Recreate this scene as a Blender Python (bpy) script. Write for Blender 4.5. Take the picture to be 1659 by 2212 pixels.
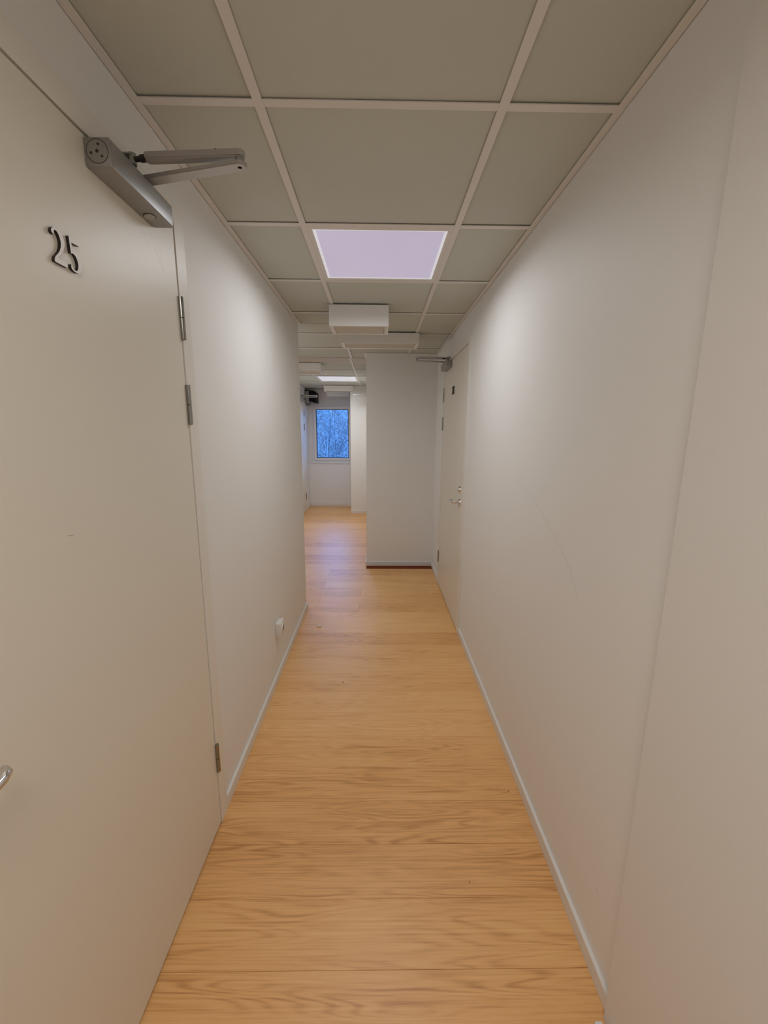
import bpy, bmesh, math, random
from mathutils import Vector, Matrix

for o in list(bpy.data.objects):
    bpy.data.objects.remove(o, do_unlink=True)
scene = bpy.context.scene
C = scene.collection
R = random.Random(7)

# ------------------------------------------------------------------ camera
CAM_H = 1.4715
r = Vector((0.99989394, -0.01282187, 0.00690722))
u = Vector((-0.00433321, 0.19087728, 0.98160434))
f = Vector((0.01390444, 0.98153016, -0.19080148))
cd = bpy.data.cameras.new('camera')
cam = bpy.data.objects.new('camera', cd)
C.objects.link(cam)
cam.matrix_world = Matrix(((r.x, u.x, -f.x, 0), (r.y, u.y, -f.y, 0), (r.z, u.z, -f.z, CAM_H), (0, 0, 0, 1)))
cd.sensor_fit = 'HORIZONTAL'
cd.sensor_width = 36.0
cd.lens = 887.17 / 1659 * 36.0
cd.clip_start = 0.02
cd.clip_end = 300
scene.camera = cam

# ------------------------------------------------------------------ light levels
PANEL_W = 4.0          # watts of the nearest ceiling panel
PANEL_FAR_W = 6.8
FILL_JOG_W = 3.9  # added fill lamp out of view, brightens the end wall and door
FILL_BACK_W = 7.0  # added fill lamp behind the camera, brightens the near walls
PANEL_COL = (0.94, 0.975, 1.0)
PANEL_FAR_COL = (0.95, 0.97, 1.0)
FILL_BACK_COL = (1.0, 0.95, 0.90)
PANEL_SPREAD = math.radians(168)
SKY = (0.13, 0.40, 1.1)
SKY_STRENGTH = 6.6
scene.view_settings.view_transform = 'Standard'
scene.view_settings.look = 'None'
scene.view_settings.exposure = 0.50
scene.view_settings.gamma = 1.0
scene.view_settings.use_curve_mapping = False

w = bpy.data.worlds.new('dusk_sky')
scene.world = w
w.use_nodes = True
bg = w.node_tree.nodes['Background']
bg.inputs['Color'].default_value = (*SKY, 1)
bg.inputs['Strength'].default_value = SKY_STRENGTH

# ------------------------------------------------------------------ dimensions
H = 2.2566             # ceiling height
XL, XR = -0.605, 0.605  # corridor walls
X2L, X2R = -1.362, -0.130  # second stretch of corridor, shifted to the left
YJ = 3.272             # end of left wall
YP = 4.418             # face of the wall that closes the right half
YF = 8.17              # window wall
YB = -2.6              # behind the camera
T1, T2 = -0.297, 0.303  # main tees
ROW0 = 1.177           # a cross-tee row, pitch 0.6

# ------------------------------------------------------------------ materials
def nodes(name):
    m = bpy.data.materials.new(name)
    m.use_nodes = True
    nt = m.node_tree
    b = nt.nodes['Principled BSDF']
    return m, nt, b

def lnk(nt, a, b):
    nt.links.new(a, b)

def mth(nt, op, a, b=None, c=None):
    n = nt.nodes.new('ShaderNodeMath')
    n.operation = op
    for i, v in enumerate((a, b, c)):
        if v is None:
            continue
        if isinstance(v, (int, float)):
            n.inputs[i].default_value = v
        else:
            lnk(nt, v, n.inputs[i])
    return n.outputs[0]

def objco(nt, scale=(1, 1, 1)):
    t = nt.nodes.new('ShaderNodeTexCoord')
    mp = nt.nodes.new('ShaderNodeMapping')
    mp.inputs['Scale'].default_value = scale
    lnk(nt, t.outputs['Object'], mp.inputs['Vector'])
    return mp.outputs[0]

def noise(nt, vec, scale, detail=3, rough=0.5, dist=0.0):
    n = nt.nodes.new('ShaderNodeTexNoise')
    n.inputs['Scale'].default_value = scale
    n.inputs['Detail'].default_value = detail
    n.inputs['Roughness'].default_value = rough
    n.inputs['Distortion'].default_value = dist
    if vec is not None:
        lnk(nt, vec, n.inputs['Vector'])
    return n.outputs['Fac']

def mixc(nt, fac, a, b):
    n = nt.nodes.new('ShaderNodeMix')
    n.data_type = 'RGBA'
    for s, v in ((n.inputs[0], fac), (n.inputs[6], a), (n.inputs[7], b)):
        if isinstance(v, (int, float)):
            s.default_value = v
        elif isinstance(v, tuple):
            s.default_value = (*v, 1)
        else:
            lnk(nt, v, s)
    return n.outputs[2]

def bump(nt, bsdf, h, strength, dist):
    n = nt.nodes.new('ShaderNodeBump')
    n.inputs['Strength'].default_value = strength
    n.inputs['Distance'].default_value = dist
    lnk(nt, h, n.inputs['Height'])
    lnk(nt, n.outputs[0], bsdf.inputs['Normal'])

def paint(name, col, rough=0.6, var=0.04, bscale=400, bstr=0.15, bdist=0.0004, metal=0.0, spec=0.5):
    m, nt, b = nodes(name)
    v = objco(nt)
    n = noise(nt, v, 2.2, 4)
    c2 = tuple(max(0, x * (1 - var)) for x in col)
    c = mixc(nt, n, c2, col)
    lnk(nt, c, b.inputs['Base Color'])
    b.inputs['Roughness'].default_value = rough
    b.inputs['Metallic'].default_value = metal
    b.inputs['Specular IOR Level'].default_value = spec
    if bstr:
        bump(nt, b, noise(nt, v, bscale, 2), bstr, bdist)
    return m

def strokes(nt, vec, segs):
    """mask (0..1) of thin hand-made marks: segs = (y0,z0,y1,z1,halfwidth,strength) in object Y/Z"""
    sep = nt.nodes.new('ShaderNodeSeparateXYZ')
    lnk(nt, vec, sep.inputs[0])
    Y, Z = sep.outputs[1], sep.outputs[2]
    tot = None
    for y0, z0, y1, z1, hw, st in segs:
        dy, dz = y1 - y0, z1 - z0
        L2 = dy * dy + dz * dz
        py = mth(nt, 'SUBTRACT', Y, y0)
        pz = mth(nt, 'SUBTRACT', Z, z0)
        t = mth(nt, 'DIVIDE', mth(nt, 'ADD', mth(nt, 'MULTIPLY', py, dy), mth(nt, 'MULTIPLY', pz, dz)), L2)
        tc = mth(nt, 'MINIMUM', mth(nt, 'MAXIMUM', t, 0.0), 1.0)
        ey = mth(nt, 'SUBTRACT', py, mth(nt, 'MULTIPLY', tc, dy))
        ez = mth(nt, 'SUBTRACT', pz, mth(nt, 'MULTIPLY', tc, dz))
        d = mth(nt, 'SQRT', mth(nt, 'ADD', mth(nt, 'MULTIPLY', ey, ey), mth(nt, 'MULTIPLY', ez, ez)))
        k = mth(nt, 'MULTIPLY', mth(nt, 'MAXIMUM', mth(nt, 'SUBTRACT', 1.0, mth(nt, 'DIVIDE', d, hw)), 0.0), st)
        tot = k if tot is None else mth(nt, 'MAXIMUM', tot, k)
    return tot

WALL = (0.875, 0.86, 0.83)
def wall_mat(name, col=WALL, segs=None):
    m, nt, b = nodes(name)
    v = objco(nt)
    n = noise(nt, v, 1.3, 4)
    c = mixc(nt, n, tuple(x * 0.965 for x in col), col)
    if segs:
        c = mixc(nt, strokes(nt, v, segs), c, (0.36, 0.32, 0.28))
    lnk(nt, c, b.inputs['Base Color'])
    b.inputs['Roughness'].default_value = 0.55
    b.inputs['Specular IOR Level'].default_value = 0.35
    h = mth(nt, 'ADD', noise(nt, v, 260, 2), mth(nt, 'MULTIPLY', noise(nt, v, 60, 2), 0.7))
    bump(nt, b, h, 0.22, 0.0006)
    return m

def door_mat(name, col, segs=None):
    m, nt, b = nodes(name)
    v = objco(nt)
    c = mixc(nt, noise(nt, v, 1.5, 3), tuple(x * 0.97 for x in col), col)
    if segs:
        c = mixc(nt, strokes(nt, v, segs), c, (0.33, 0.27, 0.26))
    lnk(nt, c, b.inputs['Base Color'])
    b.inputs['Roughness'].default_value = 0.36
    bump(nt, b, noise(nt, v, 90, 2), 0.06, 0.0004)
    return m

def plank_mat():
    m, nt, b = nodes('oak_vinyl_plank')
    oi = nt.nodes.new('ShaderNodeObjectInfo')
    tc = nt.nodes.new('ShaderNodeTexCoord')
    off = nt.nodes.new('ShaderNodeCombineXYZ')
    lnk(nt, mth(nt, 'MULTIPLY', oi.outputs['Random'], 37.0), off.inputs[0])
    lnk(nt, mth(nt, 'MULTIPLY', oi.outputs['Random'], 91.0), off.inputs[1])
    ad = nt.nodes.new('ShaderNodeVectorMath')
    ad.operation = 'ADD'
    lnk(nt, tc.outputs['Object'], ad.inputs[0])
    lnk(nt, off.outputs[0], ad.inputs[1])
    def sc(x, y):
        mp = nt.nodes.new('ShaderNodeMapping')
        mp.inputs['Scale'].default_value = (x, y, 1)
        lnk(nt, ad.outputs[0], mp.inputs['Vector'])
        return mp.outputs[0]
    # cathedral figure: contour lines of a stretched noise field
    n1 = noise(nt, sc(1.15, 11.0), 1.0, 2, 0.45, 0.2)
    ring = mth(nt, 'SINE', mth(nt, 'MULTIPLY', n1, 95.0))
    ring = mth(nt, 'MULTIPLY_ADD', ring, 0.5, 0.5)
    ring = mth(nt, 'POWER', ring, 1.6)
    amp = noise(nt, sc(1.3, 7.0), 1.7, 2)
    ampc = nt.nodes.new('ShaderNodeMapRange')
    ampc.inputs[1].default_value, ampc.inputs[2].default_value = 0.38, 0.68
    ampc.inputs[3].default_value, ampc.inputs[4].default_value = 0.12, 0.85
    lnk(nt, amp, ampc.inputs[0])
    ring = mth(nt, 'MULTIPLY', ring, ampc.outputs[0])
    streak = noise(nt, sc(2.0, 150.0), 1.0, 3, 0.65)
    fine = noise(nt, sc(14.0, 420.0), 1.0, 2, 0.6)
    broad = noise(nt, sc(0.9, 6.0), 1.4, 2)
    k = mth(nt, 'ADD', mth(nt, 'MULTIPLY', ring, 0.36), mth(nt, 'MULTIPLY', streak, 0.88))
    k = mth(nt, 'ADD', k, mth(nt, 'MULTIPLY', mth(nt, 'SUBTRACT', fine, 0.5), 0.35))
    k = mth(nt, 'ADD', k, mth(nt, 'MULTIPLY', mth(nt, 'SUBTRACT', broad, 0.5), 0.5))
    k = mth(nt, 'ADD', k, mth(nt, 'MULTIPLY', mth(nt, 'SUBTRACT', oi.outputs['Random'], 0.5), 0.30))
    ramp = nt.nodes.new('ShaderNodeValToRGB')
    e = ramp.color_ramp.elements
    e[0].position, e[0].color = 0.22, (*PLANK_LIGHT, 1)
    e[1].position, e[1].color = 1.0, (*PLANK_DARK, 1)
    mid = ramp.color_ramp.elements.new(0.56)
    mid.color = (*PLANK_MID, 1)
    lnk(nt, k, ramp.inputs[0])
    lnk(nt, ramp.outputs[0], b.inputs['Base Color'])
    rg = mth(nt, 'MULTIPLY_ADD', noise(nt, sc(160, 160), 1.0, 2), 0.20, 0.30)
    lnk(nt, rg, b.inputs['Roughness'])
    b.inputs['Specular IOR Level'].default_value = 0.5
    b.inputs['Coat Weight'].default_value = 0.18
    b.inputs['Coat Roughness'].default_value = 0.34
    h = mth(nt, 'ADD', mth(nt, 'MULTIPLY', streak, 0.6), noise(nt, sc(330, 330), 1.0, 2))
    bump(nt, b, h, 0.25, 0.0006)
    return m
PLANK_LIGHT = (0.92, 0.55, 0.23)
PLANK_MID = (0.82, 0.44, 0.16)
PLANK_DARK = (0.48, 0.20, 0.055)

def emit(name, col, strength, base=(0.3, 0.3, 0.3)):
    m, nt, b = nodes(name)
    v = objco(nt)
    c = mixc(nt, noise(nt, v, 5.0, 2), tuple(x * 0.93 for x in col), col)
    b.inputs['Base Color'].default_value = (*base, 1)
    lnk(nt, c, b.inputs['Emission Color'])
    b.inputs['Emission Strength'].default_value = strength
    b.inputs['Roughness'].default_value = 0.4
    return m

M = {}
scuff = [(1.804, 1.278, 1.535, 1.204, 0.004, 0.10), (1.535, 1.204, 1.331, 1.114, 0.0035, 0.18),
         (1.331, 1.114, 1.215, 1.041, 0.0035, 0.20), (1.215, 1.041, 1.156, 0.974, 0.0035, 0.18),
         (0.905, 0.246, 0.900, 0.232, 0.002, 0.5)]
M['wall'] = wall_mat('painted_wallpaper')
M['wall_scuff'] = wall_mat('painted_wallpaper_scuffed', WALL, scuff)
M['panel'] = wall_mat('painted_board', (0.835, 0.81, 0.775))
M['tile'] = paint('mineral_ceiling_tile', (0.63, 0.65, 0.59), 0.9, 0.06, 700, 0.3, 0.0006, spec=0.1)
M['deck'] = paint('dark_ceiling_void', (0.03, 0.03, 0.03), 0.9, bstr=0)
M['tee'] = paint('white_steel_tee', (0.80, 0.775, 0.74), 0.4, 0.02, bstr=0)
M['trim'] = paint('white_gloss_trim', (0.82, 0.80, 0.765), 0.35, 0.03, bstr=0)
M['beam'] = paint('painted_beam', (0.62, 0.57, 0.50), 0.6, 0.05)
M['door'] = door_mat('cream_door_paint', (0.81, 0.77, 0.68))
M['frame'] = door_mat('cream_frame_paint', (0.84, 0.81, 0.75))
M['seal'] = paint('dark_rubber_seal', (0.03, 0.02, 0.018), 0.8, bstr=0)
M['steel'] = paint('hinge_steel', (0.33, 0.33, 0.31), 0.14, 0.1, bstr=0, metal=1.0)
M['chrome'] = paint('polished_chrome', (0.72, 0.70, 0.68), 0.12, 0.03, bstr=0, metal=1.0)
M['silver'] = paint('silver_painted_metal', (0.36, 0.36, 0.35), 0.36, 0.06, 900, 0.1, 0.0003, metal=0.6)
M['silver_arm'] = paint('silver_arm_metal', (0.50, 0.485, 0.47), 0.36, 0.05, bstr=0, metal=0.5)
M['dark_metal'] = paint('dark_metal', (0.035, 0.03, 0.03), 0.45, 0.1, bstr=0)
M['plank'] = plank_mat()
M['plank_shadow'] = paint('shadow_strip', (0.22, 0.055, 0.02), 0.8, 0.3, bstr=0, spec=0.1)  # shade at the foot of the end wall, put into the floor colour
M['slab'] = paint('screed', (0.06, 0.045, 0.035), 0.9, bstr=0)
M['white_plastic'] = paint('white_plastic', (0.82, 0.81, 0.78), 0.35, 0.02, bstr=0)
M['black_plastic'] = paint('black_plastic', (0.008, 0.008, 0.014), 0.55, 0.1, bstr=0, spec=0.15)
M['grey_plastic'] = paint('grey_ribbed_plastic', (0.36, 0.35, 0.33), 0.5, 0.05, bstr=0)
M['digit_face'] = paint('digit_face', (0.85, 0.82, 0.79), 0.38, 0.03, bstr=0, metal=0.0)
M['digit_side'] = paint('digit_side', (0.018, 0.012, 0.010), 0.5, 0.05, bstr=0)
M['digit_dark'] = paint('digit_brown', (0.05, 0.028, 0.012), 0.4, 0.1, bstr=0)
M['boxing'] = paint('white_boxing_paint', (0.90, 0.89, 0.87), 0.5, 0.03)
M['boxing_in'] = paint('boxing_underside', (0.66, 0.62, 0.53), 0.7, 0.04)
M['diffuser'] = emit('lamp_diffuser', (0.325, 0.285, 0.365), 1.0, (0.06, 0.06, 0.06))
M['diffuser_edge'] = emit('lamp_diffuser_edge', (0.44, 0.42, 0.435), 1.0, (0.06, 0.06, 0.06))
M['upvc'] = paint('white_window_plastic', (0.80, 0.79, 0.80), 0.3, 0.02, bstr=0)
M['gasket'] = paint('window_gasket', (0.012, 0.014, 0.03), 0.6, bstr=0)
M['bark'] = paint('twig_bark', (0.33, 0.32, 0.31), 0.8, 0.5, 8, 0.0)
M['bark_dark'] = paint('dark_twig_bark', (0.045, 0.045, 0.05), 0.8, 0.4, 8, 0.0)
M['soil'] = paint('winter_ground', (0.085, 0.085, 0.08), 0.95, 0.5, 20, 0.4, 0.02)
M['crumb'] = paint('dark_crumb', (0.03, 0.02, 0.015), 0.8, bstr=0)
M['chip'] = paint('pale_paint_chip', (0.95, 0.90, 0.85), 0.6, bstr=0)

def glass_mat():
    m = bpy.data.materials.new('window_glass')
    m.use_nodes = True
    nt = m.node_tree
    nt.nodes.clear()
    out = nt.nodes.new('ShaderNodeOutputMaterial')
    tr = nt.nodes.new('ShaderNodeBsdfTransparent')
    tr.inputs[0].default_value = (0.93, 0.95, 0.97, 1)
    gl = nt.nodes.new('ShaderNodeBsdfGlossy')
    gl.inputs['Roughness'].default_value = 0.02
    fr = nt.nodes.new('ShaderNodeFresnel')
    fr.inputs[0].default_value = 1.45
    mx = nt.nodes.new('ShaderNodeMixShader')
    lnk(nt, fr.outputs[0], mx.inputs[0])
    lnk(nt, tr.outputs[0], mx.inputs[1])
    lnk(nt, gl.outputs[0], mx.inputs[2])
    lnk(nt, mx.outputs[0], out.inputs[0])
    return m
M['glass'] = glass_mat()

# ------------------------------------------------------------------ mesh helpers
def add_box(bm, lo, hi, bev=0.0, seg=1):
    lo2 = [min(a, b) for a, b in zip(lo, hi)]
    hi2 = [max(a, b) for a, b in zip(lo, hi)]
    g = bmesh.ops.create_cube(bm, size=1.0)
    vs = g['verts']
    for v in vs:
        v.co = Vector([(a + b) / 2 + c * (b - a) for a, b, c in zip(lo2, hi2, v.co)])
    if bev > 0:
        es = list({e for v in vs for e in v.link_edges})
        bmesh.ops.bevel(bm, geom=es, offset=bev, segments=seg, profile=0.5, affect='EDGES', clamp_overlap=True)

def add_cyl(bm, p0, p1, r0, r1=None, n=20, cap=True):
    r1 = r0 if r1 is None else r1
    p0, p1 = Vector(p0), Vector(p1)
    d = p1 - p0
    g = bmesh.ops.create_cone(bm, cap_ends=cap, segments=n, radius1=r0, radius2=r1, depth=d.length)
    q = d.to_track_quat('Z', 'Y').to_matrix().to_4x4()
    mat = Matrix.Translation((p0 + p1) / 2) @ q
    bmesh.ops.transform(bm, matrix=mat, verts=g['verts'])

def add_tube(bm, pts, rad, n=12):
    pts = [Vector(p) for p in pts]
    rads = rad if isinstance(rad, (list, tuple)) else [rad] * len(pts)
    rings = []
    up = Vector((0, 0, 1))
    for i, p in enumerate(pts):
        t = (pts[min(i + 1, len(pts) - 1)] - pts[max(i - 1, 0)]).normalized()
        a = t.cross(up)
        if a.length < 1e-3:
            a = t.cross(Vector((1, 0, 0)))
        a.normalize()
        b = t.cross(a)
        rings.append([bm.verts.new(p + (a * math.cos(2 * math.pi * k / n) + b * math.sin(2 * math.pi * k / n)) * rads[i]) for k in range(n)])
    for A, B in zip(rings, rings[1:]):
        for k in range(n):
            bm.faces.new((A[k], A[(k + 1) % n], B[(k + 1) % n], B[k]))
    bm.faces.new(rings[0][::-1])
    bm.faces.new(rings[-1])

def add_prism(bm, poly, fn, d0, d1):
    """poly: 2-D outline, fn(a,b,d) -> point; closed prism between depths d0 and d1. returns (front, sides)"""
    A = [bm.verts.new(fn(a, b, d0)) for a, b in poly]
    B = [bm.verts.new(fn(a, b, d1)) for a, b in poly]
    n = len(poly)
    bm.faces.new(A[::-1])
    fr = bm.faces.new(B)
    sides = [bm.faces.new((A[i], A[(i + 1) % n], B[(i + 1) % n], B[i])) for i in range(n)]
    return fr, sides

def obj(name, bm, mats, parent=None, smooth=False, origin=None):
    bmesh.ops.recalc_face_normals(bm, faces=bm.faces[:])
    if origin is not None:
        o_ = Vector(origin)
        for v in bm.verts:
            v.co -= o_
    me = bpy.data.meshes.new(name)
    bm.to_mesh(me)
    bm.free()
    for m in (mats if isinstance(mats, (list, tuple)) else [mats]):
        me.materials.append(m)
    if smooth:
        for p in me.polygons:
            p.use_smooth = True
        me.set_sharp_from_angle(angle=math.radians(40))
    o = bpy.data.objects.new(name, me)
    C.objects.link(o)
    if origin is not None:
        o.location = origin
    if parent:
        o.parent = parent
        pl = Vector((0, 0, 0))
        q = parent
        while q:
            pl += q.location
            q = q.parent
        o.location = o.location - pl
    return o

def box_obj(name, lo, hi, mat, parent=None, bev=0.0, seg=1, origin=None):
    bm = bmesh.new()
    add_box(bm, lo, hi, bev, seg)
    return obj(name, bm, mat, parent, origin=origin)

def struct(o):
    o['kind'] = 'structure'
    return o

def thing(name, label, cat, loc=(0, 0, 0), group=None):
    o = bpy.data.objects.new(name, None)
    C.objects.link(o)
    o.location = loc
    o.empty_display_size = 0.05
    tag(o, label, cat, group)
    return o

def tag(o, label, cat, group=None):
    o['label'] = label
    o['category'] = cat
    if group:
        o['group'] = group
    return o

# ------------------------------------------------------------------ floor
floor = struct(box_obj('floor', (-1.6, YB, -0.12), (0.75, YF + 0.02, -0.004), M['slab']))
PW = 0.1785
k0 = int((YB - 0.88) / PW)
gap = 0.0004
def plank(x0, x1, y0, w_=PW, dark=False):
    bm = bmesh.new()
    add_box(bm, (x0 + gap, y0 + gap, -0.004), (x1 - gap, y0 + w_ - gap, 0.0), 0)
    top = [e for e in bm.edges if all(v.co.z > -0.001 for v in e.verts)]
    bmesh.ops.bevel(bm, geom=top, offset=R.choice((0.0004, 0.0006, 0.0009)), segments=1, affect='EDGES')
    obj('plank', bm, M['plank_shadow'] if dark else M['plank'], floor, origin=((x0 + x1) / 2, y0 + w_ / 2, 0))
for k in range(k0, int((YF - 0.88) / PW) + 1):
    y0 = 0.88 + PW * k
    if y0 + PW < YJ + 0.06:
        plank(XL, XR, y0)
    elif abs(y0 - 4.2715) < 0.02:
        plank(X2L, X2R, y0)
        plank(X2R, XR, y0, 4.305 - y0)
        plank(X2R, XR, 4.305, YP - 4.305, True)  # strip coloured as the shadow along the end baseboard
    elif y0 < YP - 0.06:
        s = -0.16 if k % 2 else -0.52
        plank(X2L, s, y0)
        plank(s, XR, y0)
    else:
        plank(X2L, X2R if y0 > YP else XR, y0)

# ------------------------------------------------------------------ walls
ZT = H + 0.12
DW, DH = 1.11, 2.117           # structural opening of a door (width, height)
def door_open(hy):
    return hy - 1.043, hy + 0.063
def wall_with_doors(name, x0, n, y0, y1, hinges, mat, th=0.11):
    bm = bmesh.new()
    xs = (x0, x0 - n * th)
    y = y0
    for hy in sorted(hinges):
        a, b = door_open(hy)
        add_box(bm, (xs[0], y, 0), (xs[1], a, ZT))
        add_box(bm, (xs[0], a, DH), (xs[1], b, ZT))
        y = b
    add_box(bm, (xs[0], y, 0), (xs[1], y1, ZT))
    return struct(obj(name, bm, mat))
HY1, HY2, HY3, HY4 = 1.325, 3.865, 7.63, 7.36
wall_with_doors('wall_left', XL, 1, YB, YJ, [HY1], M['wall'])
wall_with_doors('wall_right', XR, -1, YB, YP + 0.1, [HY2], M['wall_scuff'])
struct(box_obj('wall_end', (X2R, YP, 0), (XR, YP + 0.11, ZT), M['wall']))
wall_with_doors('wall_far_right', X2R, -1, YP + 0.11, YF, [HY4], M['wall'])
struct(box_obj('wall_left_return', (X2L, YJ - 0.11, 0), (XL - 0.11, YJ, ZT), M['wall']))
wall_with_doors('wall_far_left', X2L, 1, YJ - 0.11, YF, [HY3], M['wall'])
struct(box_obj('wall_back', (XL, YB - 0.1, 0), (XR, YB, ZT), M['wall']))
struct(box_obj('wall_chase', (-0.498, 7.428, 0), (X2R, YF, ZT), M['wall']))
# window wall with an opening
WX0, WX1, WZ0, WZ1 = -1.30, -0.50, 0.88, 1.982
bm = bmesh.new()
yo = YF + 0.26
add_box(bm, (X2L - 0.11, YF, 0), (WX0, yo, ZT))
add_box(bm, (WX1, YF, 0), (X2R + 0.11, yo, ZT))
add_box(bm, (WX0, YF, 0), (WX1, yo, WZ0))
add_box(bm, (WX0, YF, WZ1), (WX1, yo, ZT))
struct(obj('wall_far', bm, M['wall']))
# proud board on the near right
struct(box_obj('wall_right_board', (0.582, -1.4, 0), (XR, 0.778, H - 0.03), M['panel'], bev=0.001))

# ------------------------------------------------------------------ skirting
def skirt(name, lo, hi):
    struct(box_obj(name, lo, hi, M['trim'], bev=0.0012))
BH = 0.050
skirt('baseboard_left', (XL, HY1 + 0.066, 0), (-0.593, YJ + 0.012, BH))
skirt('baseboard_right', (0.593, 0.779, 0), (XR, HY2 - 1.046, BH))
skirt('baseboard_right_corner', (0.593, HY2 + 0.066, 0), (XR, YP - 0.012, BH))
skirt('baseboard_end', (X2R - 0.012, YP - 0.012, 0), (XR, YP, BH))
skirt('baseboard_far_right', (X2R - 0.012, YP, 0), (X2R, HY4 - 1.046, BH))
skirt('baseboard_far_left', (X2L, HY3 + 0.066, 0), (X2L + 0.012, YF, 0.055))
skirt('baseboard_far', (X2L + 0.012, YF - 0.012, 0), (-0.498, YF, 0.06))
skirt('baseboard_chase', (-0.502, 7.416, 0), (X2R, 7.428, 0.055))

# ------------------------------------------------------------------ ceiling
ceiling = struct(box_obj('ceiling', (-1.48, YB, H + 0.10), (0.72, YF, H + 0.14), M['deck']))
def tile(x0, x1, y0, y1):
    bm = bmesh.new()
    g = 0.0035
    dz = R.uniform(0, 0.0015)
    add_box(bm, (x0 + g, y0 + g, H + 0.005 + dz), (x1 - g, y1 - g, H + 0.020 + dz), 0.0008)
    obj('ceiling_tile', bm, M['tile'], ceiling, origin=((x0 + x1) / 2, (y0 + y1) / 2, H))
TW = 0.012
def tee(lo, hi, name='ceiling_tee'):
    bm = bmesh.new()
    add_box(bm, (lo[0], lo[1], H), (hi[0], hi[1], H + 0.003), 0.0005)
    if name == 'ceiling_tee':
        cx, cy = (lo[0] + hi[0]) / 2, (lo[1] + hi[1]) / 2
        if hi[0] - lo[0] < hi[1] - lo[1]:
            add_box(bm, (cx - 0.0015, lo[1], H + 0.003), (cx + 0.0015, hi[1], H + 0.035))
        else:
            add_box(bm, (lo[0], cy - 0.0015, H + 0.003), (hi[0], cy + 0.0015, H + 0.035))
    obj(name, bm, M['tee'], ceiling, origin=((lo[0] + hi[0]) / 2, (lo[1] + hi[1]) / 2, H))
LIGHTS = []          # tile cells taken by lamps
def cell(x0, x1, y0, y1, lamp=None):
    if lamp:
        LIGHTS.append((x0, x1, y0, y1, lamp))
    else:
        tile(x0, x1, y0, y1)
WA = 0.022
rows1 = [ROW0 + 0.6 * k for k in range(-6, 6)]          # ... up to 4.177
ys = [YB] + rows1 + [4.690]
tee((T1 - TW, YB, 0), (T1 + TW, 4.690, 0))
tee((T2 - TW, YB, 0), (T2 + TW, YP, 0))
for i, (a, b) in enumerate(zip(ys, ys[1:])):
    lamp = None
    if abs(a - 1.777) < 0.01: lamp = 'near'
    if abs(a + 0.623) < 0.01: lamp = 'back'
    cell(T1 + 0.002, T2 - 0.002, a, b if b < YP else YP - 0.002, lamp)
    bb = min(b, YP - 0.002)
    cell(T2, XR - 0.004, a, bb)
    if b < YJ + 0.01:
        cell(XL + 0.004, T1, a, b)
    elif a < YJ:
        cell(XL + 0.004, T1, a, YJ)
        cell(-0.897, T1, YJ, b)
        cell(X2L + 0.004, -0.897, YJ, b)
    else:
        cell(-0.897, T1, a, b)
        cell(X2L + 0.004, -0.897, a, b, 'jog' if abs(a - 3.577) < 0.01 else None)
    if b > YP:
        cell(T1, X2R - 0.004, YP, b)
for y in rows1:
    if y < YB + 0.05:
        continue
    xl = XL if y < YJ else X2L
    for x0, x1 in ((xl + WA, T1 - TW), (T1 + TW, T2 - TW), (T2 + TW, XR - WA)):
        tee((x0, y - TW, 0), (x1, y + TW, 0))
tee((-0.909, YJ, 0), (-0.885, 4.69, 0))
# wall angles
tee((XL + 0.0015, YB, 0), (XL + WA, YJ + 0.01, 0), 'wall_angle')
tee((XR - WA, YB, 0), (XR - 0.0015, YP - WA, 0), 'wall_angle')
tee((X2R - WA, YP - WA, 0), (XR, YP, 0), 'wall_angle')
tee((X2R - WA, YP, 0), (X2R, 4.69, 0), 'wall_angle')
tee((X2L, YJ, 0), (X2L + WA, 4.69, 0), 'wall_angle')
# beam strip and the second grid
box_obj('beam_casing', (X2L, 4.697, H + 0.001), (T1 - TW - 0.003, 4.958, H + 0.06), M['beam'], ceiling)
box_obj('beam_casing', (T1 + TW - 0.017, 4.697, H + 0.001), (X2R, 4.958, H + 0.06), M['beam'], ceiling)
tee((T1 - TW - 0.018, 4.690, 0), (T1 + TW - 0.018, 7.6, 0))
T3 = -0.925
tee((T3 - TW, 4.982, 0), (T3 + TW, 7.6, 0))
tee((X2L, 4.958, 0), (T1 - TW - 0.018, 4.982, 0))
tee((T1 + TW - 0.018, 4.958, 0), (X2R, 4.982, 0))
rows2 = [4.97, 5.575, 6.19, 6.83, 7.42, 7.97]
Tq = T1 - 0.018
for a, b in zip(rows2, rows2[1:]):
    lamp = 'far' if abs(a - 6.19) < 0.01 else None
    cell(T3 + 0.002, Tq - 0.002, a, b, lamp)
    cell(X2L + 0.004, T3, a, b)
    if b < 7.43:
        cell(Tq, X2R - 0.004, a, b)
for y in rows2[1:]:
    for x0, x1 in ((X2L + WA, T3 - TW), (T3 + TW, Tq - TW), (Tq + TW, X2R - WA)):
        if y > 7.43 and x1 > -0.4:
            continue
        tee((x0, y - TW, 0), (x1, y + TW, 0))
tee((X2L, 4.982, 0), (X2L + WA, 7.96, 0), 'wall_angle')
tee((X2R - WA, 4.982, 0), (X2R, 7.406, 0), 'wall_angle')
struct(box_obj('trim_1', (X2L, 8.02, H - 0.055), (-0.498, YF, H + 0.06), M['wall'], bev=0.002))

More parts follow.
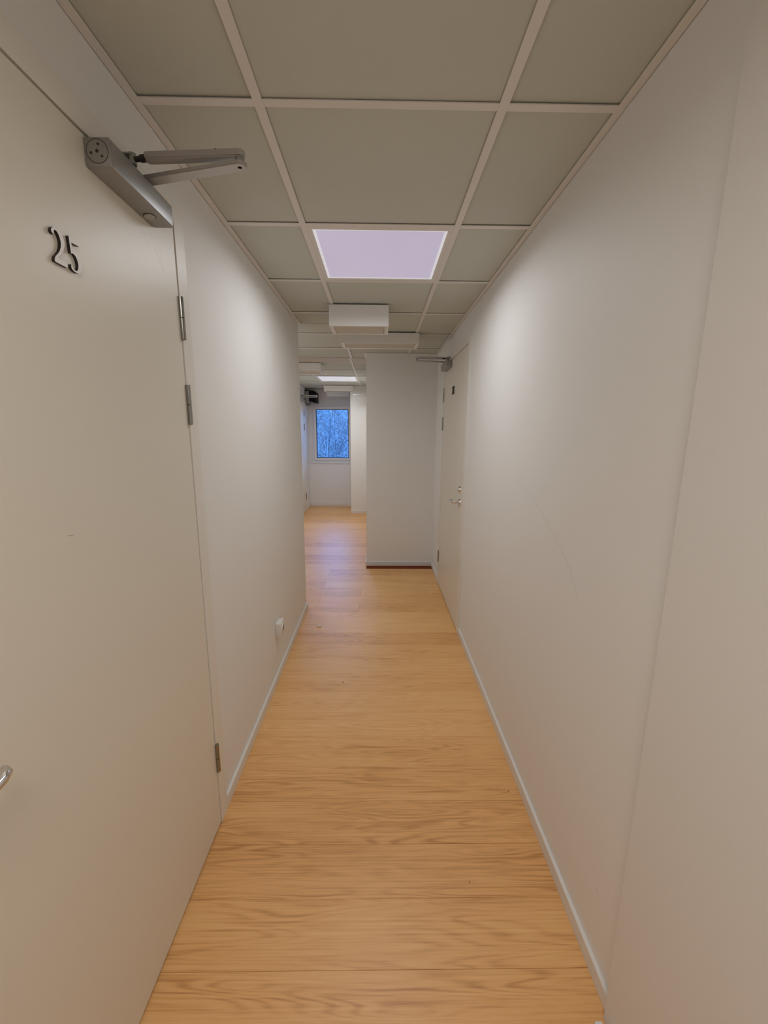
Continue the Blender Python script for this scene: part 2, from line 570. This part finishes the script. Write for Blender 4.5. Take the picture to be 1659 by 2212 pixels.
# ------------------------------------------------------------------ ceiling lamps
def ceiling_light(x0, x1, y0, y1, label, watts, col, far=False):
    cx, cy = (x0 + x1) / 2, (y0 + y1) / 2
    t = thing('ceiling_light', label, 'ceiling light', (cx, cy, H), 'recessed square ceiling panel lamps')
    fx, fy = (x1 - x0) / 2 - 0.006, (y1 - y0) / 2 - 0.014
    i = 0.022
    bm = bmesh.new()
    for lo, hi in (((-fx, -fy), (fx, -fy + i)), ((-fx, fy - i), (fx, fy)), ((-fx, -fy + i), (-fx + i, fy - i)), ((fx - i, -fy + i), (fx, fy - i))):
        add_box(bm, (cx + lo[0], cy + lo[1], H + 0.001), (cx + hi[0], cy + hi[1], H + 0.03))
    obj('lamp_frame', bm, M['tee'], t)
    j = i + 0.012
    bm = bmesh.new()
    for lo, hi in (((-fx + i, -fy + i), (fx - i, -fy + j)), ((-fx + i, fy - j), (fx - i, fy - i)), ((-fx + i, -fy + j), (-fx + j, fy - j)), ((fx - j, -fy + j), (fx - i, fy - j))):
        add_box(bm, (cx + lo[0], cy + lo[1], H + 0.004), (cx + hi[0], cy + hi[1], H + 0.012))
    obj('diffuser_edge', bm, M['diffuser_edge'], t)
    box_obj('diffuser', (cx - fx + j, cy - fy + j, H + 0.004), (cx + fx - j, cy + fy - j, H + 0.012), M['diffuser_edge' if far else 'diffuser'], t)
    ld = bpy.data.lights.new('panel_lamp', 'AREA')
    ld.shape = 'RECTANGLE'
    ld.size, ld.size_y = 2 * (fx - i), 2 * (fy - i)
    ld.energy = watts
    ld.color = col
    ld.spread = PANEL_SPREAD
    lo = bpy.data.objects.new('panel_lamp', ld)
    C.objects.link(lo)
    lo.parent = t
    lo.location = (0, 0, -0.004)
    return t
LL = {'near': ('bright square ceiling panel lamp nearest the camera, pale lilac glow', PANEL_W, PANEL_COL),
      'far': ('small distant ceiling panel lamp in front of the window', PANEL_FAR_W, PANEL_FAR_COL),
      'jog': ('added fill lamp, a narrow ceiling panel round the corner behind the left wall', FILL_JOG_W, PANEL_COL),
      'back': ('added fill lamp, a square ceiling panel behind the viewer', FILL_BACK_W, FILL_BACK_COL)}
for x0, x1, y0, y1, k in LIGHTS:
    ceiling_light(x0, x1, y0, y1, *LL[k], far=(k != 'near'))

# ------------------------------------------------------------------ boxed-in ducts under the ceiling
def ceiling_box(x0, x1, y0, y1, z0, label, rim=0.026):
    t = thing('ceiling_box', label, 'ceiling box', ((x0 + x1) / 2, (y0 + y1) / 2, z0), 'white boxed ducts under the ceiling')
    bm = bmesh.new()
    zt = H - 0.004
    th = 0.012
    for lo, hi in (((x0, y0), (x1, y0 + th)), ((x0, y1 - th), (x1, y1)), ((x0, y0 + th), (x0 + th, y1 - th)), ((x1 - th, y0 + th), (x1, y1 - th))):
        add_box(bm, (lo[0], lo[1], z0), (hi[0], hi[1], zt), 0.0012)
    add_box(bm, (x0 + th, y0 + th, zt - 0.02), (x1 - th, y1 - th, zt))
    obj('housing', bm, M['boxing'], t)
    bm = bmesh.new()
    for lo, hi in (((x0 + th, y0 + th), (x1 - th, y0 + rim * 0.6)), ((x0 + th, y1 - rim * 0.8), (x1 - th, y1 - th)),
                   ((x0 + th, y0 + rim * 0.6), (x0 + rim, y1 - rim * 0.8)), ((x1 - rim, y0 + rim * 0.6), (x1 - th, y1 - rim * 0.8))):
        add_box(bm, (lo[0], lo[1], z0 + 0.0005), (hi[0], hi[1], z0 + 0.014))
    obj('rim', bm, M['boxing'], t)
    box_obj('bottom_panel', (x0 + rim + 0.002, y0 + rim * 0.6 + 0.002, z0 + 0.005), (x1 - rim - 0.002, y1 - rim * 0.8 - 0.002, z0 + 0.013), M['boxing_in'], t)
    box_obj('hanger', ((x0 + x1) / 2 - 0.03, (y0 + y1) / 2 - 0.03, zt), ((x0 + x1) / 2 + 0.03, (y0 + y1) / 2 + 0.03, H + 0.006), M['dark_metal'], t)
ceiling_box(-0.315, 0.060, 2.766, 3.003, 2.127, 'nearest white box under the ceiling, deepest one, just behind the lit lamp')
ceiling_box(-0.306, 0.322, 3.495, 3.712, 2.171, 'long shallow white box under the ceiling behind the nearest box')
ceiling_box(-1.24, -0.672, 4.992, 5.265, 2.160, 'white ceiling box half hidden by the end of the left wall')
ceiling_box(-0.946, -0.444, 7.345, 7.585, 2.162, 'far white ceiling box directly behind the distant lamp')
ceiling_box(-0.948, -0.53, 7.74, 7.985, 2.108, 'lower farthest white ceiling box right above the window')

# ------------------------------------------------------------------ doors
def mk(x0, n, hy):
    def P(d, t, z):
        return (x0 + n * d, hy - t, z)
    return P
LEAF_D, FR_D = 0.0105, 0.0125
def door(num, x0, n, hy, leafmat):
    P = mk(x0, n, hy)
    leaf = struct(box_obj('door_%d' % num, P(-0.03, 0.0025, 0.009), P(LEAF_D, 0.979, 2.054), leafmat, bev=0.0012))
    bm = bmesh.new()
    add_box(bm, P(-0.10, -0.063, 0), P(FR_D, -0.002, 2.115), 0.001)
    add_box(bm, P(-0.10, 0.9835, 0), P(FR_D, 1.043, 2.115), 0.001)
    add_box(bm, P(-0.10, -0.002, 2.0585), P(FR_D, 0.9835, 2.115), 0.001)
    obj('door_frame', bm, M['frame'], leaf)
    box_obj('door_seal', P(-0.06, -0.002, 0.0), P(-0.034, 0.9835, 2.0585), M['seal'], leaf)
    for z0, z1 in ((1.742, 1.862), (1.492, 1.610), (0.228, 0.341)):
        bm = bmesh.new()
        zm = (z0 + z1) / 2
        c = LEAF_D + 0.004
        add_cyl(bm, P(c, -0.001, zm + 0.001), P(c, -0.001, z1), 0.0078)
        add_cyl(bm, P(c, -0.001, z0), P(c, -0.001, zm - 0.001), 0.0078)
        add_cyl(bm, P(c, -0.001, z0 - 0.002), P(c, -0.001, z0), 0.0055, 0.0074)
        h = obj('hinge', bm, M['steel'], leaf, smooth=True)
        bm = bmesh.new()
        add_cyl(bm, P(c, -0.001, z0 + 0.01), P(c, -0.001, z1 - 0.01), 0.0058)
        obj('hinge_pin', bm, M['dark_metal'], h, smooth=True)
    # lever handle: rose, neck and a lever bent back at its tip
    ht, hz = 0.912, 0.972
    bm = bmesh.new()
    add_cyl(bm, P(LEAF_D, ht, hz), P(LEAF_D + 0.008, ht, hz), 0.027, 0.0255, 28)
    hd = obj('lever_handle', bm, M['chrome'], leaf, smooth=True)
    bm = bmesh.new()
    pts = [P(LEAF_D + 0.006, ht, hz), P(0.045, ht, hz), P(0.056, ht - 0.004, hz), P(0.062, ht - 0.014, hz), P(0.063, ht - 0.04, hz),
           P(0.063, ht - 0.088, hz), P(0.061, ht - 0.105, hz), P(0.055, ht - 0.118, hz), P(0.046, ht - 0.124, hz)]
    add_tube(bm, pts, [0.0090] * 3 + [0.0078] * 5 + [0.0066], 14)
    obj('lever', bm, M['chrome'], hd, smooth=True)
    # lock cylinder
    bm = bmesh.new()
    add_cyl(bm, P(LEAF_D, ht, 1.066), P(LEAF_D + 0.010, ht, 1.066), 0.026, 0.024, 28)
    lk = obj('lock', bm, M['chrome'], leaf, smooth=True)
    bm = bmesh.new()
    add_cyl(bm, P(LEAF_D + 0.010, ht, 1.066), P(LEAF_D + 0.017, ht, 1.066), 0.013, 0.0125, 20)
    add_box(bm, P(LEAF_D + 0.017, ht - 0.0015, 1.060), P(LEAF_D + 0.0172, ht + 0.0015, 1.072))
    obj('lock_core', bm, M['chrome'], lk, smooth=True)
    return leaf

marks = [(1.158, 1.963, 1.189, 1.923, 0.0012, 0.55), (1.189, 1.923, 1.205, 1.905, 0.0010, 0.25), (1.209, 1.945, 1.246, 1.903, 0.0022, 0.6),
         (1.223, 1.969, 1.236, 1.945, 0.0012, 0.4), (1.236, 1.945, 1.255, 1.908, 0.0016, 0.5), (0.772, 1.272, 0.784, 1.270, 0.0014, 0.9)]
M['door_marked'] = door_mat('cream_door_paint_scratched', (0.81, 0.77, 0.68), marks)
door(1, XL, 1, HY1, M['door_marked'])
door(2, XR, -1, HY2, M['door'])
door(3, X2L, 1, HY3, M['door'])
door(4, X2R, -1, HY4, M['door'])

# ------------------------------------------------------------------ door closers
def door_closer(x0, n, hy, label):
    P = mk(x0, n, hy)
    t0, t1, z0, z1 = 0.113, 0.368, 1.994, 2.048
    D0, D1 = LEAF_D, LEAF_D + 0.053
    t = thing('door_closer', label, 'door closer', P(D0, 0.24, z0), 'silver overhead door closers')
    bm = bmesh.new()
    add_box(bm, P(D0, t0, z0), P(D1, t1 - 0.003, z1), 0.005, 3)
    obj('housing', bm, M['silver'], t, smooth=True)
    bm = bmesh.new()
    add_box(bm, P(D1 - 0.0005, t0 + 0.004, 2.0215), P(D1 + 0.0006, t1 - 0.060, 2.0228))
    obj('seam_line', bm, M['silver_arm'], t)
    bm = bmesh.new()
    add_box(bm, P(D0, t1 - 0.003, z0 + 0.0006), P(D1 - 0.0006, t1 + 0.001, z1 - 0.0006), 0.004, 2)
    ec = obj('end_cap', bm, M['silver'], t, smooth=True)
    cd_, cz = (D0 + D1) / 2, (z0 + z1) / 2 + 0.001
    bm = bmesh.new()
    add_cyl(bm, P(cd_, t1 + 0.001, cz), P(cd_, t1 + 0.0012, cz), 0.0222, n=40)
    obj('groove', bm, M['dark_metal'], ec)
    bm = bmesh.new()
    add_cyl(bm, P(cd_, t1 + 0.001, cz), P(cd_, t1 + 0.0018, cz), 0.0211, 0.0206, n=40)
    obj('disc', bm, M['silver'], ec)
    bm = bmesh.new()
    for a in (75, 195, 315):
        dx, dz = 0.0128 * math.cos(math.radians(a)), 0.0128 * math.sin(math.radians(a))
        add_cyl(bm, P(cd_ + dx, t1 + 0.0015, cz + dz), P(cd_ + dx, t1 + 0.0021, cz + dz), 0.0026, n=14)
    add_cyl(bm, P(cd_, t1 + 0.0015, cz), P(cd_, t1 + 0.0021, cz), 0.0036, n=6)
    obj('screw_holes', bm, M['dark_metal'], ec)
    bm = bmesh.new()
    add_cyl(bm, P(cd_ - 0.003, 0.176, z0 + 0.001), P(cd_ - 0.003, 0.176, z0 - 0.003), 0.0135, 0.012, n=28)
    obj('valve_cover', bm, M['silver_arm'], t, smooth=True)
    bm = bmesh.new()
    add_cyl(bm, P(cd_ - 0.003, 0.176, z0 + 0.001), P(cd_ - 0.003, 0.176, z0 - 0.0008), 0.0146, n=28)
    obj('valve_ring', bm, M['dark_metal'], t)
    # spindle + main arm
    sp = (D0 + 0.026, 0.196)
    el = (0.290, 0.262)
    zA, zB = 2.058, 2.083
    bm = bmesh.new()
    add_cyl(bm, P(sp[0], sp[1], z1 - 0.002), P(sp[0], sp[1], zA + 0.006), 0.011, n=20)
    obj('spindle', bm, M['dark_metal'], t, smooth=True)
    def bar(name, a, b, z, wd, th, mat, rounded=True):
        v = Vector((b[0] - a[0], b[1] - a[1]))
        L = v.length
        v.normalize()
        q = Vector((-v.y, v.x))
        hw = wd / 2
        out = []
        for i in range(9):
            an = math.pi / 2 - math.pi * i / 8
            out.append((L + hw * math.cos(an), hw * math.sin(an)))
        for i in range(9):
            an = -math.pi / 2 - math.pi * i / 8
            k_ = hw if rounded else hw * 0.25
            out.append((k_ * math.cos(an), hw * math.sin(an)))
        bm = bmesh.new()
        fn = lambda x, y, d: P(a[0] + v.x * x + q.x * y, a[1] + v.y * x + q.y * y, z + d)
        add_prism(bm, out, fn, -th / 2, th / 2)
        es = [e for e in bm.edges if abs(e.verts[0].co.z - e.verts[1].co.z) < 1e-6]
        bmesh.ops.bevel(bm, geom=es, offset=th * 0.18, segments=2, affect='EDGES')
        return obj(name, bm, mat, t, smooth=True)
    ma = bar('main_arm', sp, el, zA + 0.002, 0.031, 0.009, M['silver_arm'])
    bm = bmesh.new()
    add_cyl(bm, P(el[0] - 0.001, el[1], zA - 0.0025), P(el[0] - 0.001, el[1], zA - 0.001), 0.0045, n=16)
    obj('rivet', bm, M['silver'], ma)
    fa0 = (0.074, 0.242)
    bar('forearm', fa0, (el[0] - 0.001, el[1] - 0.004), zB, 0.025, 0.016, M['silver_arm'], False)
    bm = bmesh.new()
    add_cyl(bm, P(el[0] - 0.001, el[1] - 0.002, zA + 0.006), P(el[0] - 0.001, el[1] - 0.002, zB - 0.007), 0.0098, n=24)
    obj('elbow_joint', bm, M['silver'], t, smooth=True)
    bm = bmesh.new()
    add_cyl(bm, P(0.040, 0.236, zB), P(0.078, 0.242, zB), 0.0055, n=14)
    add_cyl(bm, P(0.058, 0.239, zB), P(0.070, 0.241, zB), 0.0085, n=6)
    obj('adjusting_rod', bm, M['dark_metal'], t, smooth=True)
    bm = bmesh.new()
    add_box(bm, P(FR_D, 0.190, zB - 0.010), P(FR_D + 0.004, 0.275, zB + 0.012), 0.001)
    add_box(bm, P(FR_D + 0.004, 0.222, zB - 0.009), P(0.038, 0.246, zB - 0.005), 0.0008)
    add_box(bm, P(FR_D + 0.004, 0.222, zB + 0.006), P(0.038, 0.246, zB + 0.010), 0.0008)
    add_cyl(bm, P(0.036, 0.235, zB - 0.011), P(0.036, 0.235, zB + 0.012), 0.0085, n=18)
    obj('bracket', bm, M['silver'], t, smooth=True)
    bm = bmesh.new()
    add_cyl(bm, P(0.235, 0.256, zB + 0.006), P(0.235, 0.256, zB + 0.012), 0.0042, 0.003, n=14)
    obj('locking_screw', bm, M['dark_metal'], t, smooth=True)
    return t
door_closer(XL, 1, HY1, 'large silver door closer with folded arm on the near left door marked 25')
door_closer(XR, -1, HY2, 'silver door closer with arm out on the white door at the right')
door_closer(X2L, 1, HY3, 'tiny far door closer beside the black wall unit, left of the window')
door_closer(X2R, -1, HY4, 'far door closer arm jutting out right of the window below the ceiling')

# ------------------------------------------------------------------ door numbers
TWO = [(0.8215, 1.8140), (0.817, 1.818), (0.8180, 1.822), (0.8215, 1.8255), (0.826, 1.8278), (0.831, 1.8283), (0.8365, 1.8268), (0.8415, 1.8235), (0.8455, 1.8180), (0.8478, 1.8110), (0.8470, 1.8050), (0.843, 1.798), (0.837, 1.789), (0.831, 1.783), (0.8265, 1.7790), (0.8275, 1.7778), (0.8465, 1.7778), (0.848, 1.776), (0.848, 1.770), (0.8465, 1.7682), (0.8175, 1.7682), (0.8165, 1.7715), (0.8195, 1.7775), (0.8265, 1.7845), (0.8325, 1.7915), (0.8360, 1.7985), (0.8378, 1.8055), (0.8375, 1.8115), (0.8360, 1.8165), (0.8335, 1.8208), (0.830, 1.8235), (0.827, 1.8238), (0.8243, 1.8218), (0.8228, 1.8180)]
FIVE = [(0.8605, 1.8285), (0.8860, 1.8295), (0.8875, 1.8265), (0.8870, 1.8200), (0.8660, 1.8190), (0.8662, 1.8040), (0.8730, 1.8050), (0.8800, 1.8030), (0.8855, 1.7985), (0.8888, 1.7925), (0.8895, 1.7855), (0.8872, 1.7785), (0.8830, 1.7728), (0.8770, 1.7690), (0.8700, 1.7678), (0.8630, 1.7688), (0.8583, 1.7712), (0.8577, 1.7760), (0.8590, 1.7790), (0.8620, 1.7770), (0.8625, 1.7735), (0.8670, 1.7712), (0.8720, 1.7716), (0.8752, 1.7745), (0.8778, 1.7800), (0.8782, 1.7862), (0.8770, 1.7922), (0.8742, 1.7972), (0.8705, 1.8000), (0.8655, 1.8003), (0.8618, 1.7985)]
THREE = [(0.8600, 1.8285), (0.8875, 1.8285), (0.8880, 1.8220), (0.8760, 1.8060), (0.8830, 1.8025), (0.8878, 1.7960), (0.8893, 1.7865), (0.8870, 1.7775), (0.8810, 1.7708), (0.8720, 1.7678), (0.8630, 1.7690), (0.8580, 1.7730), (0.8595, 1.7790), (0.8640, 1.7765), (0.8700, 1.7745), (0.8750, 1.7765), (0.8782, 1.7815), (0.8785, 1.7880), (0.8762, 1.7945), (0.8710, 1.7985), (0.8640, 1.7995), (0.8640, 1.8045), (0.8745, 1.8205), (0.8600, 1.8205)]
DIGIT_T = 0.006
def door_number(x0, n, hy, digits, label, face, flip):
    t = thing('door_number', label, 'door number', (x0 + n * LEAF_D, hy - 0.472, 1.768))
    for poly in digits:
        bm = bmesh.new()
        if flip:   # seen from the other side of the corridor the text runs the other way along Y
            fn = lambda a, b, d: (x0 + n * d, hy - 0.472 - (a - 0.853), b)
        else:
            fn = lambda a, b, d: (x0 + n * d, hy - 0.472 + (a - 0.853), b)
        k = (0.605 - LEAF_D - DIGIT_T) / 0.582
        poly = [(a * k, CAM_H + (b - CAM_H) * k) for a, b in poly]
        fr, sd = add_prism(bm, poly, fn, LEAF_D, LEAF_D + DIGIT_T)
        for q in sd:
            q.material_index = 1
        bm.faces.ensure_lookup_table()
        obj('digit', bm, [face, M['digit_side']], t)
door_number(XL, 1, HY1, [TWO, FIVE], 'raised silver numerals 25 with black edges on the near left door', M['digit_face'], False)
door_number(XR, -1, HY2, [TWO, THREE], 'small dark brown numerals on the door at the right', M['digit_dark'], True)

# ------------------------------------------------------------------ window
win = bpy.data.objects.new('window_1', None)
C.objects.link(win)
win.location = (-0.9, YF, WZ0)
struct(win)
def ring(bm, x0, x1, z0, z1, w_, y0, y1, bev=0.002):
    add_box(bm, (x0, y0, z0), (x0 + w_, y1, z1), bev)
    add_box(bm, (x1 - w_, y0, z0), (x1, y1, z1), bev)
    add_box(bm, (x0 + w_, y0, z0), (x1 - w_, y1, z0 + w_), bev)
    add_box(bm, (x0 + w_, y0, z1 - w_), (x1 - w_, y1, z1), bev)
bm = bmesh.new(); ring(bm, WX0, WX1, WZ0, WZ1, 0.040, YF + 0.010, YF + 0.085)
obj('window_frame', bm, M['upvc'], win)
bm = bmesh.new(); ring(bm, WX0 + 0.034, WX1 - 0.034, WZ0 + 0.034, WZ1 - 0.034, 0.052, YF - 0.004, YF + 0.060)
sash = obj('sash', bm, M['upvc'], win)
bm = bmesh.new(); ring(bm, WX0 + 0.083, WX1 - 0.083, WZ0 + 0.083, WZ1 - 0.083, 0.013, YF + 0.002, YF + 0.050, 0.0)
obj('gasket', bm, M['gasket'], sash)
box_obj('pane', (WX0 + 0.09, YF + 0.024, WZ0 + 0.09), (WX1 - 0.09, YF + 0.028, WZ1 - 0.09), M['glass'], sash)
bm = bmesh.new()
add_box(bm, (WX0 - 0.042, YF - 0.014, WZ0 - 0.026), (-0.499, YF, WZ0 + 0.002), 0.002)
obj('sill_strip', bm, M['upvc'], win)
box_obj('casing', (WX0 - 0.040, YF - 0.009, WZ0 + 0.002), (WX0 + 0.001, YF + 0.009, WZ1 + 0.01), M['upvc'], win, 0.001)
box_obj('casing', (WX0 - 0.040, YF - 0.009, WZ1), (-0.499, YF + 0.009, WZ1 + 0.022), M['upvc'], win, 0.001)

# ------------------------------------------------------------------ black unit in the far corner
wu = thing('wall_unit', 'black boxy wall unit with a grey ribbed front, high in the far left corner', 'wall unit', (-1.26, 8.0, 1.985))
bm = bmesh.new()
prof = [(-1.29, 2.215), (-1.235, 2.216), (-1.175, 2.200), (-1.158, 2.185), (-1.156, 2.035), (-1.160, 2.004), (-1.190, 2.004), (-1.225, 2.012), (-1.29, 2.030)]
add_prism(bm, prof, lambda a, b, d: (a, d, b), 7.84, 8.165)
obj('body', bm, M['black_plastic'], wu)
bm = bmesh.new()
add_box(bm, (X2L + 0.001, 7.835, 2.205), (-1.285, 8.16, 2.222), 0.002)
add_box(bm, (X2L + 0.001, 7.83, 1.985), (-1.352, 8.16, 2.205), 0.002)
obj('bracket', bm, M['black_plastic'], wu)
bm = bmesh.new()
for i in range(4):
    xa = -1.351 + i * 0.016
    add_box(bm, (xa, 7.828 + (0.004 if i % 2 else 0), 1.990), (xa + 0.0145, 8.10, 2.202), 0.002)
obj('ribbed_front', bm, M['grey_plastic'], wu)
bm = bmesh.new()
add_tube(bm, [(-1.348, 7.9, 1.985), (-1.345, 7.88, 1.955), (-1.335, 7.87, 1.942), (-1.325, 7.87, 1.958), (-1.31, 7.87, 1.966), (-1.293, 7.87, 1.962), (-1.275, 7.87, 1.952)], 0.005, 8)
obj('cable', bm, M['black_plastic'], wu, smooth=True)

# ------------------------------------------------------------------ wall socket
so = thing('wall_socket', 'white surface-mounted wall socket low on the left wall', 'wall socket', (XL, 2.29, 0.31))
bm = bmesh.new()
add_box(bm, (XL, 2.250, 0.275), (-0.570, 2.335, 0.360), 0.004, 2)
obj('housing', bm, M['white_plastic'], so, smooth=True)
bm = bmesh.new()
add_cyl(bm, (-0.570, 2.2925, 0.3175), (-0.566, 2.2925, 0.3175), 0.027, 0.026, 28)
rim_ = obj('plug_well', bm, M['white_plastic'], so, smooth=True)
bm = bmesh.new()
add_cyl(bm, (-0.5662, 2.2925, 0.3175), (-0.5656, 2.2925, 0.3175), 0.0195, n=28)
wl = obj('well_bottom', bm, M['grey_plastic'], rim_)
bm = bmesh.new()
for dy in (-0.0095, 0.0095):
    add_cyl(bm, (-0.5657, 2.2925 + dy, 0.3175), (-0.5652, 2.2925 + dy, 0.3175), 0.0028, n=12)
obj('pin_holes', bm, M['dark_metal'], rim_)

# ------------------------------------------------------------------ small things on the floor
bm = bmesh.new()
add_box(bm, (0.549, 0.70, 0.0), (0.568, 0.763, 0.022), 0.0015)
tag(obj('door_stop', bm, M['white_plastic']), 'white block standing on the floor at the bottom right corner', 'door stop')
def crumb(name, x, y, s, mat, label, cat, flat=0.5):
    bm = bmesh.new()
    bmesh.ops.create_icosphere(bm, subdivisions=1, radius=1)
    for v in bm.verts:
        k = R.uniform(0.75, 1.15)
        v.co = Vector((v.co.x * s[0] * k, v.co.y * s[1] * k, max(v.co.z, -0.6) * s[2] * k))
    zmin = min(v.co.z for v in bm.verts)
    for v in bm.verts:
        v.co.z -= zmin
    o = obj(name, bm, mat)
    o.location = (x, y, 0.0)
    tag(o, label, cat)
crumb('paint_chip', -0.450, 2.943, (0.019, 0.017, 0.009), M['chip'], 'pale flake of paint on the floor near the wall socket', 'paint chip')
crumb('dirt_crumb', -0.207, 2.221, (0.0045, 0.0045, 0.003), M['crumb'], 'black crumb on the pale plank in the middle of the floor', 'dirt')
crumb('dirt_crumb', 0.549, 1.458, (0.0022, 0.003, 0.002), M['crumb'], 'dark speck close to the right skirting', 'dirt')
crumb('dirt_crumb', 0.309, 1.106, (0.0024, 0.0022, 0.002), M['crumb'], 'tiny brown crumb right of the middle in the foreground', 'dirt')

# ------------------------------------------------------------------ outside the window
GZ = -1.6
bm = bmesh.new()
prof = [(YF + 0.3, GZ - 0.3), (YF + 0.3, GZ), (13.0, GZ + 0.1), (15.0, GZ + 0.8), (19.0, 1.2), (23.0, 2.6), (27.0, 3.0), (60.0, 3.1), (60.0, GZ - 0.3)]
add_prism(bm, prof, lambda a, b, d: (d, a, b), -30, 28)
struct(obj('ground_outside', bm, M['soil']))
rr = random.Random(31)
def grow(p, d, L, r0, bend, n):
    pts = [p.copy()]
    dd = d.copy()
    for i in range(n):
        dd = (dd + Vector((rr.uniform(-1, 1), rr.uniform(-1, 1), rr.uniform(-0.6, 0.7))) * bend).normalized()
        p = p + dd * (L / n)
        pts.append(p.copy())
    return pts, [r0 * (1 - 0.75 * i / n) for i in range(n + 1)]
pale, dark = bmesh.new(), bmesh.new()
def bush(x, y, z, height, nstem, ntwig):
    for s in range(nstem):
        a = rr.uniform(0, 2 * math.pi)
        lean = rr.uniform(0.08, 0.75)
        d = Vector((math.cos(a) * lean, math.sin(a) * lean, 1)).normalized()
        p0 = Vector((x + rr.uniform(-0.6, 0.6), y + rr.uniform(-0.5, 0.5), z))
        bm = pale if rr.random() < 0.55 else dark
        pts, rads = grow(p0, d, height * rr.uniform(0.75, 1.1), rr.uniform(0.009, 0.022), 0.10, 8)
        add_tube(bm, pts, rads, 5)
        for k in range(ntwig):
            i = rr.randint(2, 7)
            q = pts[i].lerp(pts[i + 1], rr.random())
            a = rr.uniform(0, 2 * math.pi)
            d = Vector((math.cos(a), math.sin(a), rr.uniform(0.1, 1.6))).normalized()
            bm = pale if rr.random() < 0.5 else dark
            tp, tr = grow(q, d, rr.uniform(0.35, 1.2), rr.uniform(0.003, 0.008), 0.16, 5)
            add_tube(bm, tp, tr, 3)
            for kk in range(3):
                j = rr.randint(1, 4)
                a = rr.uniform(0, 2 * math.pi)
                d = Vector((math.cos(a), math.sin(a), rr.uniform(-0.3, 1.3))).normalized()
                tp2, tr2 = grow(tp[j], d, rr.uniform(0.15, 0.5), 0.0032, 0.2, 3)
                add_tube(bm, tp2, tr2, 3)
for yy, zz, hh, n in ((11.6, GZ, 4.0, 9), (13.4, GZ + 0.2, 4.2, 9), (15.6, -0.7, 3.5, 10), (17.8, 0.5, 3.0, 11)):
    for i in range(n):
        bush((i - n * 0.62) * 1.15 + rr.uniform(-0.3, 0.3), yy + rr.uniform(-0.5, 0.5), zz, hh, 7, 18)
th = thing('twig_thicket', 'tangle of bare twigs outside, seen through the far window', 'shrubs', (-1.5, 13.5, GZ))
for nm, b_, m_ in (('pale_twigs', pale, M['bark']), ('dark_twigs', dark, M['bark_dark'])):
    o = obj(nm, b_, m_, th)
    o['kind'] = 'stuff'
